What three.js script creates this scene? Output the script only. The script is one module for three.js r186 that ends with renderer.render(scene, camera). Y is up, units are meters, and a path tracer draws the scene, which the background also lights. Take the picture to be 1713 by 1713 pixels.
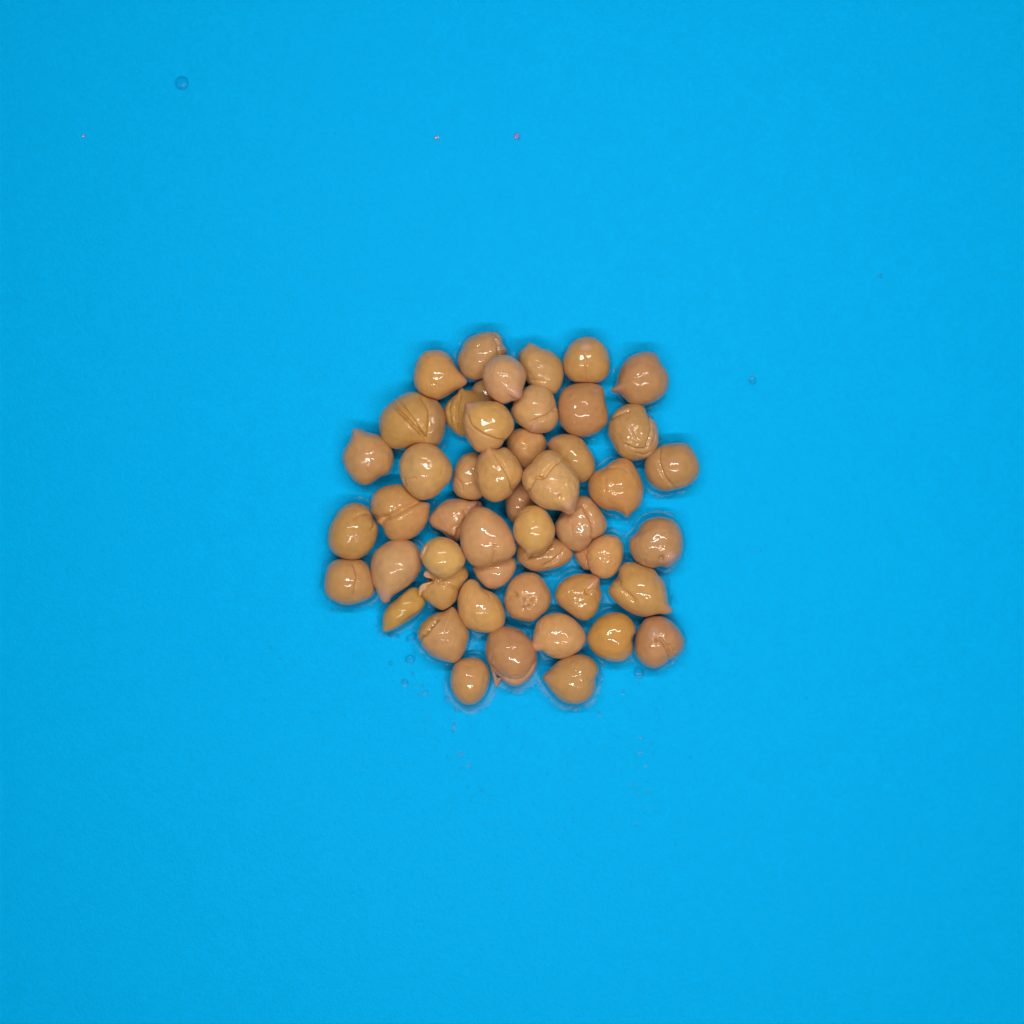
import * as THREE from 'three';
import { ImprovedNoise } from 'three/addons/math/ImprovedNoise.js';
import { RectAreaLightUniformsLib } from 'three/addons/lights/RectAreaLightUniformsLib.js';
import { RoundedBoxGeometry } from 'three/addons/geometries/RoundedBoxGeometry.js';

// ---------------------------------------------------------------- camera, lamps, exposure
const scene = new THREE.Scene();
scene.background = new THREE.Color(0, 0, 0);
const camera = new THREE.PerspectiveCamera(40.73, 1, 0.02, 10);
camera.up.set(0, 0, -1);
camera.position.set(0, 0.3, 0);
camera.lookAt(0, 0, 0);
scene.add(camera);
const renderer = new THREE.WebGLRenderer({ antialias: true });
renderer.setSize(1024, 1024);
renderer.toneMapping = THREE.LinearToneMapping;
renderer.toneMappingExposure = 0.88;
renderer.shadowMap.enabled = true;
RectAreaLightUniformsLib.init();

// two unseen bare tubes above, one a little behind and one in front, under a broad unseen soft panel
function lampAt(name, label, [x, y, z], [sx, sz], radiance, colour, glow, tube) {
  const fitting = new THREE.Group();
  fitting.name = name;
  fitting.position.set(x, y, z);
  fitting.userData = { label, category: 'lamp' };
  scene.add(fitting);
  const lit = new THREE.MeshStandardMaterial({ color: 0xffffff, emissive: colour, emissiveIntensity: glow, roughness: 0.6 });
  const g = tube ? new THREE.CylinderGeometry(sz / 2, sz / 2, sx, 24).rotateZ(Math.PI / 2) : new THREE.BoxGeometry(sx, 0.02, sz);
  const m = new THREE.Mesh(g, lit);
  m.name = tube ? 'lamp_tube' : 'unseen_diffuser';
  m.position.y = tube ? sz / 2 + 0.003 : 0.014;
  fitting.add(m);
  if (tube) for (const s of [-1, 1]) {
    const c = new THREE.Mesh(new THREE.CylinderGeometry(sz / 2 + 0.001, sz / 2 + 0.001, 0.012, 24).rotateZ(Math.PI / 2), new THREE.MeshStandardMaterial({ color: 0xc8c8c8, metalness: 0.8, roughness: 0.4 }));
    c.name = 'lamp_cap';
    c.position.set(s * (sx / 2 + 0.007), m.position.y, 0);
    fitting.add(c);
  }
  const light = new THREE.RectAreaLight(colour, radiance, sx, sz);
  light.position.set(x, y, z);
  light.lookAt(x, y - 1, z);
  scene.add(light);
}
const LAMP = new THREE.Color(1, 0.97, 0.93);
lampAt('unseen_tube_lamp', 'rear one of two unseen glowing lamp tubes above the table', [0.018, 0.35, -0.115], [0.3, 0.0141], 68, LAMP, 8, true);  // tubes out of view, hung low so the table dims towards its corners
lampAt('unseen_tube_lamp_001', 'front one of two unseen glowing lamp tubes above the table', [0.018, 0.35, 0.126], [0.3, 0.0141], 60, LAMP, 8, true);
lampAt('unseen_soft_panel', 'broad unseen soft white panel high above the table, lighting the shade between chickpeas', [0, 1.7, 0.1], [2.6, 2.6], 0.1, new THREE.Color(1, 0.985, 0.97), 0.03, false);  // out of view, placed to lift the shade around the chickpeas

// ---------------------------------------------------------------- helpers
const perlin = new ImprovedNoise();
const noise = (x, y, z) => perlin.noise(x + 311.7, y + 127.3, z + 74.9);
let seed = 20240611;
const rnd = () => ((seed = (seed * 1664525 + 1013904223) >>> 0) / 4294967296);
const MM = 0.001;
const smooth = (a, b, x) => { const t = Math.min(1, Math.max(0, (x - a) / (b - a))); return t * t * (3 - 2 * t); };
const taken = {};
function numbered(name) {
  const n = (taken[name] = (taken[name] ?? -1) + 1);
  return n ? `${name}_${String(n).padStart(3, '0')}` : name;
}

// ---------------------------------------------------------------- the blue table top
{
  const N = 2048, side = 0.15, height = new Float32Array(N * N);
  const wrap = (v, p) => ((v % p) + p) % p;
  function lattice(cells, amount) {
    const g = new Float32Array(cells * cells).map(() => rnd() - 0.5);
    for (let y = 0; y < N; y++) for (let x = 0; x < N; x++) {
      const u = (x / N) * cells, v = (y / N) * cells, i = Math.floor(u), j = Math.floor(v), a = smooth(0, 1, u - i), b = smooth(0, 1, v - j);
      const q = (m, n) => g[wrap(n, cells) * cells + wrap(m, cells)];
      height[y * N + x] += amount * ((q(i, j) * (1 - a) + q(i + 1, j) * a) * (1 - b) + (q(i, j + 1) * (1 - a) + q(i + 1, j + 1) * a) * b);
    }
  }
  lattice(64, 0.12); lattice(197, 0.2); lattice(431, 0.34); lattice(877, 0.3);
  const fine = Float32Array.from(height);
  lattice(23, 0.3);
  const bump = new Uint8Array(N * N * 4), tone = new Uint8Array(N * N * 4);
  for (let k = 0; k < N * N; k++) {
    const v = Math.max(0, Math.min(255, 128 + 255 * height[k]));
    bump.set([v, v, v, 255], k * 4);
    const w = 247 + 20 * fine[k];
    tone.set([w, w, w, 255], k * 4);
  }
  const tex = (d, srgb) => {
    const t = new THREE.DataTexture(d, N, N, THREE.RGBAFormat);
    t.wrapS = t.wrapT = THREE.RepeatWrapping;
    t.magFilter = THREE.LinearFilter;
    if (srgb) t.colorSpace = THREE.SRGBColorSpace;
    t.needsUpdate = true;
    return t;
  };
  const blue = new THREE.MeshPhysicalMaterial({ color: new THREE.Color().setRGB(0.0004, 0.452, 0.93), map: tex(tone, true), roughness: 0.5, specularIntensity: 0.04, bumpMap: tex(bump), bumpScale: 0.00006 });
  const g = new RoundedBoxGeometry(0.64, 0.03, 0.64, 4, 0.004);
  const p = g.attributes.position, uv = g.attributes.uv;
  for (let k = 0; k < p.count; k++) uv.setXY(k, p.getX(k) / side, p.getZ(k) / side);
  const t = new THREE.Mesh(g, blue);
  t.name = 'tabletop';
  t.position.y = -0.015;
  t.userData = { label: 'plain bright blue matt table surface under the chickpeas', kind: 'structure' };
  t.castShadow = t.receiveShadow = true;
  scene.add(t);
}

// ---------------------------------------------------------------- chickpeas
const wetSkin = new THREE.MeshPhysicalMaterial({ vertexColors: true, roughness: 0.9, ior: 1.4, specularIntensity: 0.6, transmission: 0.22, thickness: 0, clearcoat: 1, clearcoatRoughness: 0.02 });
const footprints = [];

// a colour given as it looks on screen (0 to 255)
const skinColour = ([r, g, b]) => new THREE.Color().setRGB(r / 255, g / 255, b / 255, THREE.SRGBColorSpace).lerp(new THREE.Color(0.52, 0.31, 0.11), 0.3).multiply(new THREE.Color(1.27, 1.2, 1.24));

function outlineRadii(points, n) {
  const curve = new THREE.CatmullRomCurve3(points.map(([x, z]) => new THREE.Vector3(x, 0, z)), true, 'centripetal');
  const at = [];
  for (let k = 0; k < 900; k++) { const q = curve.getPoint(k / 900); at.push([Math.atan2(q.z, q.x), Math.hypot(q.x, q.z)]); }
  at.sort((a, b) => a[0] - b[0]);
  const R = [];
  for (let k = 0, j = 0; k < n; k++) {
    const a = -Math.PI + (k / n) * 2 * Math.PI;
    while (j < at.length && at[j][0] < a) j++;
    const p = at[(j - 1 + at.length) % at.length], q = at[j % at.length];
    const span = (q[0] - p[0] + 4 * Math.PI) % (2 * Math.PI), t = span > 1e-6 ? ((a - p[0] + 4 * Math.PI) % (2 * Math.PI)) / span : 0;
    R.push(p[1] + (q[1] - p[1]) * Math.min(1, t));
  }
  const S = new Array(n).fill(0);                       // the round body without beak and dents
  for (let f = 0; f <= 3; f++) {
    let c = 0, s = 0;
    for (let k = 0; k < n; k++) { c += R[k] * Math.cos((f * k * 2 * Math.PI) / n); s += R[k] * Math.sin((f * k * 2 * Math.PI) / n); }
    for (let k = 0; k < n; k++) S[k] += ((f ? 2 : 1) / n) * (c * Math.cos((f * k * 2 * Math.PI) / n) + s * Math.sin((f * k * 2 * Math.PI) / n));
  }
  return [R, S];
}

function densePath(path) {
  const c = new THREE.CatmullRomCurve3(path.map(([x, z]) => new THREE.Vector3(x, 0, z)), false, 'centripetal');
  return c.getPoints(Math.max(12, path.length * 8)).map((q) => [q.x, q.z]);
}
// distance from a point to a path: [distance, signed side, share of the way along]
function alongPath(path, x, z) {
  let best = 1e9, side = 1, t = 0;
  for (let k = 0; k + 1 < path.length; k++) {
    const [ax, az] = path[k], ux = path[k + 1][0] - ax, uz = path[k + 1][1] - az, l = ux * ux + uz * uz || 1e-9;
    const s = Math.min(1, Math.max(0, ((x - ax) * ux + (z - az) * uz) / l)), dx = x - ax - s * ux, dz = z - az - s * uz, d = dx * dx + dz * dz;
    if (d < best) { best = d; side = Math.sign(ux * dz - uz * dx) || 1; t = (k + s) / (path.length - 1); }
  }
  return [Math.sqrt(best), side, t];
}
function insideBorder(b, x, z) {
  let odd = false;
  for (let i = 0, j = b.length - 1; i < b.length; j = i++)
    if ((b[i][1] > z) !== (b[j][1] > z) && x < ((b[j][0] - b[i][0]) * (z - b[i][1])) / (b[j][1] - b[i][1]) + b[i][0]) odd = !odd;
  return odd;
}

function chickpea(label, s) {
  const N = 200, M = 116, pos = [], rgb = [];
  const [R, S] = outlineRadii(s.outline, N);
  const mean = S.reduce((a, b) => a + b) / N;
  footprints.push({ x: s.at[0], y: s.at[1], z: s.at[2], R, mean, low: s.at[1] - s.half < 0.6 });
  const creases = (s.creases ?? []).map((c) => ({ ...c, line: densePath(c.path), wave: rnd() * 9 }));
  // a few hairline wrinkles of the thin skin
  if (s.wrinkle > 0.65) for (let k = 0; k < 3 + 2 * s.wrinkle; k++) {
    const a = rnd() * 6.28, r0 = mean * (0.2 + 0.65 * Math.sqrt(rnd())), path = [];
    let hx = r0 * Math.cos(a), hz = r0 * Math.sin(a), h = rnd() * 6.28;
    const n = 4 + Math.floor(rnd() * 4);
    for (let q = 0; q < n; q++) { path.push([hx, hz]); h += (rnd() - 0.5) * 1.1; hx += 0.55 * Math.cos(h); hz += 0.55 * Math.sin(h); }
    creases.push({ width: 0.13 + 0.08 * rnd(), depth: 0.05 + 0.06 * rnd(), step: (rnd() - 0.5) * 0.12, line: densePath(path), wave: rnd() * 9 });
  }
  const knobs = s.knobs ?? [], spots = s.spots ?? [], zones = s.zones ?? [];
  const base = skinColour(s.colour), k0 = s.seed * 3.713;
  const tan = new THREE.Color(), yellow = new THREE.Color(1.03, 1.0, 0.84), pink = new THREE.Color(1.03, 0.96, 1.04);
  const where = [];                                     // for each vertex: part number
  const parts = [s.body ?? 'seed_coat'];
  if (s.beak) parts.push('beak');
  for (const z of zones) parts.push(z.name);
  const lean = (rnd() - 0.5) * 0.3, leanZ = (rnd() - 0.5) * 0.3;
  const vertex = (i, j) => {
    const th = -Math.PI + (i / N) * 2 * Math.PI, ph = (j / M) * Math.PI, sp = Math.sin(ph), cp = Math.cos(ph);
    const near = Math.exp(-(((ph - Math.PI / 2) / 0.62) ** 2));
    const rr = S[i % N] * 1 + (R[i % N] - S[i % N]) * near;
    let x = rr * Math.cos(th) * sp, z = rr * Math.sin(th) * sp, y = s.half * cp;
    y += (lean * x + leanZ * z) * 0.25 * Math.abs(cp) * (cp > 0 ? 1 : 0);
    if (cp < 0) y = Math.max(y, -s.half * (0.93 + 0.07 * Math.abs(cp)) );
    if (s.cut && cp > -0.3) {
      const [a, b] = s.cut.line, lx = b[0] - a[0], lz = b[1] - a[1], e = (-(x - a[0]) * lz + (z - a[1]) * lx) / Math.hypot(lx, lz);
      y = Math.max(-0.4 * s.half, y - s.cut.slope * Math.max(0, e + 0.12 * noise(x * 0.6, z * 0.6, 3)));
    }
    let l = Math.hypot(x, y, z);
    const ux = x / l, uy = y / l, uz = z / l, top = smooth(-0.22, 0.05, cp);
    // soft unevenness of the cotyledons, then the film of wet skin
    let out = 0.05 * mean * noise(ux * 1.25 + k0, uy * 1.25, uz * 1.25 + k0) * (0.25 + 0.75 * Math.abs(cp));
    out += 0.022 * mean * noise(ux * 2.6 - k0, uy * 2.6 + k0, uz * 2.6) * (0.3 + 0.7 * Math.abs(cp));
    const w = s.wrinkle, px = x + k0 * 7, py = y, pz = z - k0 * 5;
    const wet = 0.5 + 0.5 * smooth(-0.15, 0.35, noise(px * 0.24, py * 0.24, pz * 0.24 + 5));
    out += w * wet * 1.5 * (0.034 * noise(px * 0.62, py * 0.62, pz * 0.62) + 0.036 * (0.5 - Math.abs(noise(px * 1.05 + 9, py * 1.05, pz * 1.05))) + 0.012 * noise(px * 2.0, py * 2.0, pz * 2.0));
    let cr = 0;
    const jx = x + 0.14 * noise(x * 0.9 + k0, z * 0.9, 3.1), jz = z + 0.14 * noise(x * 0.9, z * 0.9 + k0, 8.3);
    for (const c of creases) {
      const [d, side, t] = alongPath(c.line, jx, jz);
      if (d > 7 * c.width + 1) continue;
      const ends = Math.min(1, Math.min(t, 1 - t) * 7 + 0.12), vary = 0.75 + 0.5 * noise(t * 5 + c.wave, c.wave, k0), cut = Math.exp(-((d / c.width) ** 2));
      out -= top * ends * vary * c.depth * cut;
      if (c.step) out -= top * ends * c.step * side * 0.5 * smooth(0, c.width * 0.8, d) * Math.exp(-d / (c.width * 5));
      cr = Math.max(cr, cut * ends * (c.depth > 0 ? Math.min(1, c.depth / 0.35) : 0));
    }
    for (const k of knobs) {
      const d = Math.hypot(x - k.at[0], z - k.at[1]) / k.radius;
      if (d < 3) out += top * k.height * Math.exp(-d * d);
    }
    x += ux * out; y += uy * out; z += uz * out;
    pos.push(x, y, z);
    // colour: the skin's own mottling, blushes and spots, some dark in the pits
    const m1 = noise(px * 0.16, py * 0.16, pz * 0.16), m2 = noise(px * 0.75 + 4, py * 0.75, pz * 0.75), m3 = noise(px * 2.6, py * 2.6 + 7, pz * 2.6);
    tan.copy(base);
    const hue = m1 * 0.9;
    const h = hue > 0 ? yellow : pink, a = Math.min(1, Math.abs(hue) * 1.1);
    tan.r *= 1 + (h.r - 1) * a; tan.g *= 1 + (h.g - 1) * a; tan.b *= 1 + (h.b - 1) * a;
    tan.multiplyScalar(1 + 0.09 * m2 + 0.03 * m3);
    let part = 0;
    zones.forEach((q, n) => { if (cp > -0.2 && insideBorder(q.border, jx, jz)) { part = parts.length - zones.length + n; tan.lerp(skinColour(q.colour).multiplyScalar(1 + 0.1 * m2), 0.85); } });
    if (s.beak) {
      const d = Math.hypot(x - s.beak.at[0], z - s.beak.at[1]) / s.beak.reach;
      const inner = Math.abs(y) < mean * 0.55 || knobs.length ? 1 : 0;
      if (d < 1 && inner && cp > -0.35) part = 1;
      tan.lerp(new THREE.Color(base.r * 1.02, base.g * 0.96, base.b * 1.4), 0.85 * smooth(1.35, 0.6, d + 0.35 * m2));
    }
    for (const q of spots) {
      const d = Math.hypot(x - q.at[0], z - q.at[1]) / q.radius;
      if (cp > -0.1) tan.lerp(skinColour(q.colour), q.share * smooth(1.15, 0.7, d + 0.3 * m2));
    }
    where.push(part);
    rgb.push(tan.r, tan.g, tan.b);
  };
  vertex(0, 0);
  for (let j = 1; j < M; j++) for (let i = 0; i < N; i++) vertex(i, j);
  vertex(0, M);
  const id = (i, j) => (j === 0 ? 0 : j === M ? 1 + (M - 1) * N : 1 + (j - 1) * N + (i % N));
  const faces = [];
  for (let j = 0; j < M; j++) for (let i = 0; i < N; i++) {
    if (j > 0) faces.push([id(i, j), id(i + 1, j), id(i, j + 1)]);
    if (j < M - 1) faces.push([id(i + 1, j), id(i + 1, j + 1), id(i, j + 1)]);
  }
  const whole = new THREE.BufferGeometry();
  whole.setAttribute('position', new THREE.Float32BufferAttribute(pos.map((v) => v * MM), 3));
  whole.setIndex(faces.flat());
  whole.computeVertexNormals();
  const nor = whole.attributes.normal.array;
  // the body is one seamless surface; its faces are shared out among the parts
  const thing = new THREE.Group();
  thing.name = numbered('chickpea');
  thing.userData = { label, category: 'chickpea', group: 'wet cooked chickpeas piled on the blue table' };
  const drop = s.at[1];
  thing.position.set(s.at[0] * MM, 0, s.at[2] * MM);
  scene.add(thing);
  parts.forEach((name, n) => {
    const map = new Map(), P = [], Q = [], C = [], I = [];
    for (const f of faces) {
      const votes = f.map((v) => where[v]);
      const own = votes[0] === votes[1] || votes[0] === votes[2] ? votes[0] : votes[1];
      if (own !== n) continue;
      for (const v of f) {
        if (!map.has(v)) {
          map.set(v, map.size);
          P.push(pos[3 * v] * MM, pos[3 * v + 1] * MM, pos[3 * v + 2] * MM);
          Q.push(nor[3 * v], nor[3 * v + 1], nor[3 * v + 2]);
          C.push(rgb[3 * v], rgb[3 * v + 1], rgb[3 * v + 2]);
        }
        I.push(map.get(v));
      }
    }
    if (!I.length) return;
    const g = new THREE.BufferGeometry();
    g.setAttribute('position', new THREE.Float32BufferAttribute(P, 3));
    g.setAttribute('normal', new THREE.Float32BufferAttribute(Q, 3));
    g.setAttribute('color', new THREE.Float32BufferAttribute(C, 3));
    g.setIndex(I);
    const m = new THREE.Mesh(g, wetSkin);
    m.name = name;
    m.position.y = drop * MM;
    m.castShadow = m.receiveShadow = true;
    thing.add(m);
  });
  // shreds of loose skin: thin, bent, ragged sheets
  for (const f of s.shreds ?? []) {
    const c = new THREE.CatmullRomCurve3(f.border.map(([x, z]) => new THREE.Vector3(x, 0, z)), true, 'centripetal').getPoints(f.border.length * 6);
    const g = new THREE.ExtrudeGeometry(new THREE.Shape(c.map((q) => new THREE.Vector2(q.x, -q.z))), { depth: 0.08, bevelEnabled: true, bevelThickness: 0.04, bevelSize: 0.04, bevelSegments: 2, steps: 1 }).rotateX(-Math.PI / 2);
    const p = g.attributes.position;
    for (let k = 0; k < p.count; k++) p.setY(k, p.getY(k) + f.level - drop + f.tilt[0] * p.getX(k) + f.tilt[1] * p.getZ(k) + 0.25 * noise(p.getX(k) * 0.9, p.getZ(k) * 0.9, k0));
    g.scale(MM, MM, MM);
    g.computeVertexNormals();
    const m = new THREE.Mesh(g, new THREE.MeshPhysicalMaterial({ color: skinColour(f.colour), roughness: 0.6, clearcoat: 0.4, clearcoatRoughness: 0.25, transmission: 0.3, thickness: 0 }));
    m.name = 'skin_shred';
    m.position.y = drop * MM;
    m.castShadow = m.receiveShadow = true;
    thing.add(m);
  }
  return thing;
}

chickpea('smooth ochre chickpea at the upper left with its blunt tip pointing right', {
  at: [-15.98, 4.74, -29.22], half: 4.81, colour: [198, 148, 82], wrinkle: 0.7, seed: 1,
  outline: [[-0.65,-5.4],[1.37,-5.11],[2.83,-3.88],[3.83,-2.09],[4.84,-0.74],[5.81,0.26],[6.43,1.38],[5.51,2.39],[3.61,3.29],[2.04,4.41],[0.02,5.26],[-2.22,4.75],[-4.23,3.29],[-5.08,1.27],[-4.91,-1.19],[-4.01,-3.66],[-2.44,-5.11]],
  beak: { at: [6.3, 1.16], reach: 1.57 },
});
chickpea('topmost chickpea of the pile, greyish beige with a loose skin fold at its upper right', {
  at: [-6.38, 4.64, -33.43], half: 4.71, colour: [180, 139, 95], wrinkle: 0.8, seed: 2,
  outline: [[-4.42,-1.47],[-3.08,-3.72],[-0.84,-4.72],[1.41,-5.17],[3.2,-4.95],[4.14,-3.94],[4.43,-2.6],[5.33,-0.91],[4.77,0.77],[3.65,3.01],[2.08,4.35],[0.06,4.91],[-2.18,5.14],[-3.97,4.13],[-4.87,2.56],[-5.21,0.54]],
  creases: [
    { path: [[2.75,-3.72],[3.31,-2.6],[3.42,-1.25],[3.87,0.32]], width: 0.31, depth: 0.63, step: 0.22 },
    { path: [[1.41,-4.84],[2.75,-4.39],[3.65,-3.49]], width: 0.27, depth: 0.31, step: 0.00 },
  ],
  zones: [{ name: 'skin_fold', colour: [176, 138, 108], border: [[3.31,-5.73],[5.66,-5.73],[6.34,2.34],[4.1,2.34],[3.42,-1.25],[2.75,-3.72]] }],
});
chickpea('top row chickpea with a short pinkish tip pointing up, right of the pale pinkish one', {
  at: [6.28, 4.47, -30.57], half: 4.54, colour: [190, 149, 95], wrinkle: 1, seed: 4,
  outline: [[-4.86,-3.24],[-3.63,-4.69],[-2.51,-5.59],[-1.27,-5.14],[-0.04,-4.47],[1.75,-4.02],[3.55,-2.56],[4.44,-0.99],[4.78,1.25],[4.22,3.49],[3.1,5.06],[0.86,5.51],[-1.16,4.61],[-2.96,2.82],[-4.08,0.8],[-4.75,-1.22]],
  beak: { at: [-2.51, -5.37], reach: 1.23 },
  creases: [
    { path: [[-3.85,2.59],[-1.39,2.59],[0.86,3.04]], width: 0.22, depth: 0.22, step: 0.00 },
  ],
});
chickpea('yellowish top row chickpea with a pale oval scar above a straight seam', {
  at: [16.00, 4.61, -32.29], half: 4.68, colour: [192, 146, 82], wrinkle: 0.15, seed: 5,
  outline: [[-4.94,-0.83],[-3.93,-3.07],[-2.36,-4.53],[-0.35,-5.2],[1.67,-4.98],[3.47,-3.74],[4.59,-1.73],[4.92,0.52],[4.7,2.53],[3.47,4.1],[1.67,4.77],[-0.57,4.73],[-2.81,4.33],[-4.38,2.98],[-5.05,1.19]],
  creases: [
    { path: [[-0.57,-1.28],[-0.57,0.74],[-0.52,2.53],[-0.57,4.55]], width: 0.22, depth: 0.34, step: 0.00 },
  ],
  knobs: [{ at: [-0.46, -2.29], radius: 0.90, height: -0.36 }, { at: [-0.46, -2.96], radius: 0.67, height: 0.27 }],
  spots: [{ at: [-0.46, -2.51], radius: 1.23, colour: [196, 164, 140], share: 0.6 }],
});
chickpea('lone brownish chickpea at the upper right corner of the pile, sharp beak pointing left', {
  at: [27.80, 5.10, -28.39], half: 5.18, colour: [178, 131, 90], wrinkle: 0.8, seed: 6,
  outline: [[-6.79,2.49],[-5.56,1.15],[-5,-1.09],[-4.11,-3.1],[-2.54,-4.89],[-0.53,-5.79],[1.71,-5.9],[3.28,-5.11],[3.99,-3.55],[5.07,-1.98],[5.63,0.03],[5.29,2.27],[4.17,3.84],[1.93,5.07],[-0.53,5.52],[-2.54,5.18],[-3.66,4.17],[-4.78,3.17]],
  beak: { at: [-6.35, 2.27], reach: 1.90 },
});
chickpea('large split chickpea left of centre top with an oblique open crack across it', {
  at: [-21.16, 5.98, -19.14], half: 6.07, colour: [190, 146, 76], wrinkle: 1.3, seed: 7,
  outline: [[-7.19,-0.17],[-6.42,-2.33],[-3.87,-4.88],[-0.56,-6.41],[1.6,-6.03],[3.52,-5.01],[5.55,-4.24],[6.96,-1.31],[6.83,1.49],[6.06,4.04],[4.79,5.31],[2.75,5.06],[0.46,5.06],[-1.96,5.69],[-4.51,5.44],[-6.42,3.65]],
  creases: [
    { path: [[-4.38,-4.37],[-2.86,-2.33],[-1.2,-0.55],[0.71,1.36],[3.26,4.04]], width: 0.36, depth: 1.27, step: -0.51 },
    { path: [[-3.36,-5.14],[-1.33,-2.84],[0.46,-0.55],[1.99,2],[3.52,4.29]], width: 0.20, depth: 0.51, step: 0.38 },
    { path: [[1.73,-5.9],[4.02,-2.08],[4.02,1.23],[3.01,4.8]], width: 0.51, depth: 0.89, step: 0.00 },
  ],
  zones: [{ name: 'cotyledon', colour: [186, 142, 66], border: [[-4.38,-4.37],[-2.86,-2.33],[-1.2,-0.55],[0.71,1.36],[3.26,4.04],[3.77,4.55],[2.24,1.74],[0.71,-0.55],[-1.07,-3.1],[-3.11,-5.65]] }, { name: 'loose_skin', colour: [160, 122, 82], border: [[3.26,-5.39],[4.28,-2.08],[4.28,1.49],[3.26,5.82],[7.59,5.57],[7.85,-2.08],[6.06,-4.63]] }],
});
chickpea('olive yellow chickpea with ragged torn skin, half hidden left of a yellow cracked chickpea', {
  at: [-10.28, 4.00, -21.24], half: 4.06, colour: [178, 137, 66], wrinkle: 1.6, seed: 8,
  outline: [[-4.36,-0.03],[-3.69,-2.06],[-2.12,-3.63],[-0.55,-4.64],[1.25,-4.75],[3.05,-3.85],[3.95,-1.38],[3.72,1.54],[2.15,4.23],[-0.55,5.02],[-2.34,3.78],[-3.69,2.21]],
  creases: [
    { path: [[-0.55,-4.3],[-1.33,-1.61],[-1.56,0.86],[-1.17,3.11],[-0.77,4.8]], width: 0.31, depth: 0.90, step: -0.31 },
    { path: [[-2.79,-2.51],[-3.02,-0.26],[-2.68,2.21]], width: 0.27, depth: 0.36, step: 0.00 },
  ],
  knobs: [{ at: [-0.55, -4.64], radius: 0.67, height: 0.67 }],
});
chickpea('mostly hidden chickpea deep under the small pale chickpea near the top', {
  at: [-5.23, 3.14, -25.29], half: 3.19, colour: [160, 122, 82], wrinkle: 0.6, seed: 9,  // darker colour takes in the shadow this one lies in
  outline: [[-3.6,-0.1],[-2.93,-2.13],[-1.12,-3.26],[0.68,-3.48],[2.48,-2.58],[3.38,-0.55],[3.16,1.7],[1.58,3.28],[-0.67,3.5],[-2.7,2.15]],
});
chickpea('plain brown chickpea directly below the yellowish one with the straight seam', {
  at: [15.15, 5.16, -21.95], half: 5.24, colour: [182, 129, 84], wrinkle: 0.9, seed: 12,
  outline: [[-5.34,-0.58],[-5.11,-2.37],[-4.22,-4.16],[-2.2,-5.28],[0.03,-5.62],[2.5,-5.46],[4.29,-4.61],[4.67,-3.05],[4.78,-1.48],[5.29,0.53],[5.18,2.77],[4.06,4.11],[2.5,5.23],[0.03,5.9],[-2.65,5.23],[-4.44,3.67],[-5.22,1.65]],
});
chickpea('wrinkled chickpea with crumpled loose skin on the right side of the pile', {
  at: [25.99, 5.10, -16.95], half: 5.18, colour: [182, 142, 86], wrinkle: 2.2, seed: 13,
  outline: [[-4.99,-2.68],[-3.87,-4.47],[-2.3,-5.71],[-0.29,-6.15],[1.73,-5.82],[3.07,-4.03],[4.64,-2.01],[5.31,0.23],[5.09,2.91],[3.74,4.93],[1.5,5.82],[-0.96,5.87],[-2.97,4.7],[-4.54,2.24],[-5.39,-0.22]],
  creases: [
    { path: [[-5.21,-2.57],[-3.87,-3.47],[-1.85,-4.47],[-0.96,-4.59]], width: 0.27, depth: 0.54, step: 0.18 },
    { path: [[2.62,-4.92],[3.25,-2.68],[3.47,-0.67],[2.85,1.57],[2.18,3.36]], width: 0.31, depth: 0.58, step: -0.27 },
    { path: [[-2.52,2.69],[-0.51,3.36],[1.73,3.63],[2.85,2.91]], width: 0.27, depth: 0.54, step: 0.18 },
    { path: [[-1.18,-1.12],[-0.73,0.23],[0.39,1.79]], width: 0.22, depth: 0.22, step: 0.00 },
    { path: [[4.19,-1.56],[4.41,0.67],[3.52,3.36]], width: 0.27, depth: 0.40, step: 0.00 },
    { path: [[-0.29,4.48],[1.95,4.93],[3.74,4.03]], width: 0.22, depth: 0.31, step: 0.00 },
  ],
  zones: [{ name: 'loose_skin', colour: [190, 152, 112], border: [[2.85,-4.92],[3.38,-2.68],[3.61,-0.67],[2.98,1.57],[2.31,3.36],[2.85,6.27],[6.43,5.6],[6.43,-2.24],[3.74,-5.15]] }],
});
chickpea('rightmost chickpea of the pile, beige with a curved crease round its left lobe', {
  at: [34.23, 4.96, -9.66], half: 5.04, colour: [180, 136, 86], wrinkle: 0.45, seed: 14,
  outline: [[-5.83,0.09],[-5.38,-1.92],[-3.81,-3.49],[-2.25,-4.61],[0.22,-5.06],[2.68,-5.06],[4.25,-3.94],[5.37,-1.7],[5.82,0.54],[4.92,2.78],[3.35,4.12],[0.89,4.79],[-1.8,5.13],[-4.04,4.12],[-5.38,2.33]],
  creases: [
    { path: [[-2.69,-4.16],[-3.36,-1.7],[-2.96,0.54],[-1.8,2.78],[0.22,4.57]], width: 0.31, depth: 0.58, step: -0.22 },
  ],
});
chickpea('chickpea at the upper left edge with a pinkish beak pointing up and left', {
  at: [-30.91, 4.98, -11.76], half: 5.06, colour: [190, 144, 94], wrinkle: 1, seed: 15,
  outline: [[-2.99,-6.06],[-3.4,-4.38],[-3.89,-3.04],[-5.01,-1.25],[-5.35,0.32],[-4.79,2.56],[-3.67,4.13],[-2.1,5.47],[-0.31,5.92],[1.26,5.25],[2.83,4.13],[4.39,3.46],[5.29,1.89],[5.56,0.1],[5.07,-2.14],[3.72,-3.93],[1.93,-4.78],[0.14,-5.28],[-1.43,-5.9]],
  beak: { at: [-2.66, -5.5], reach: 1.79 },
});
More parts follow.
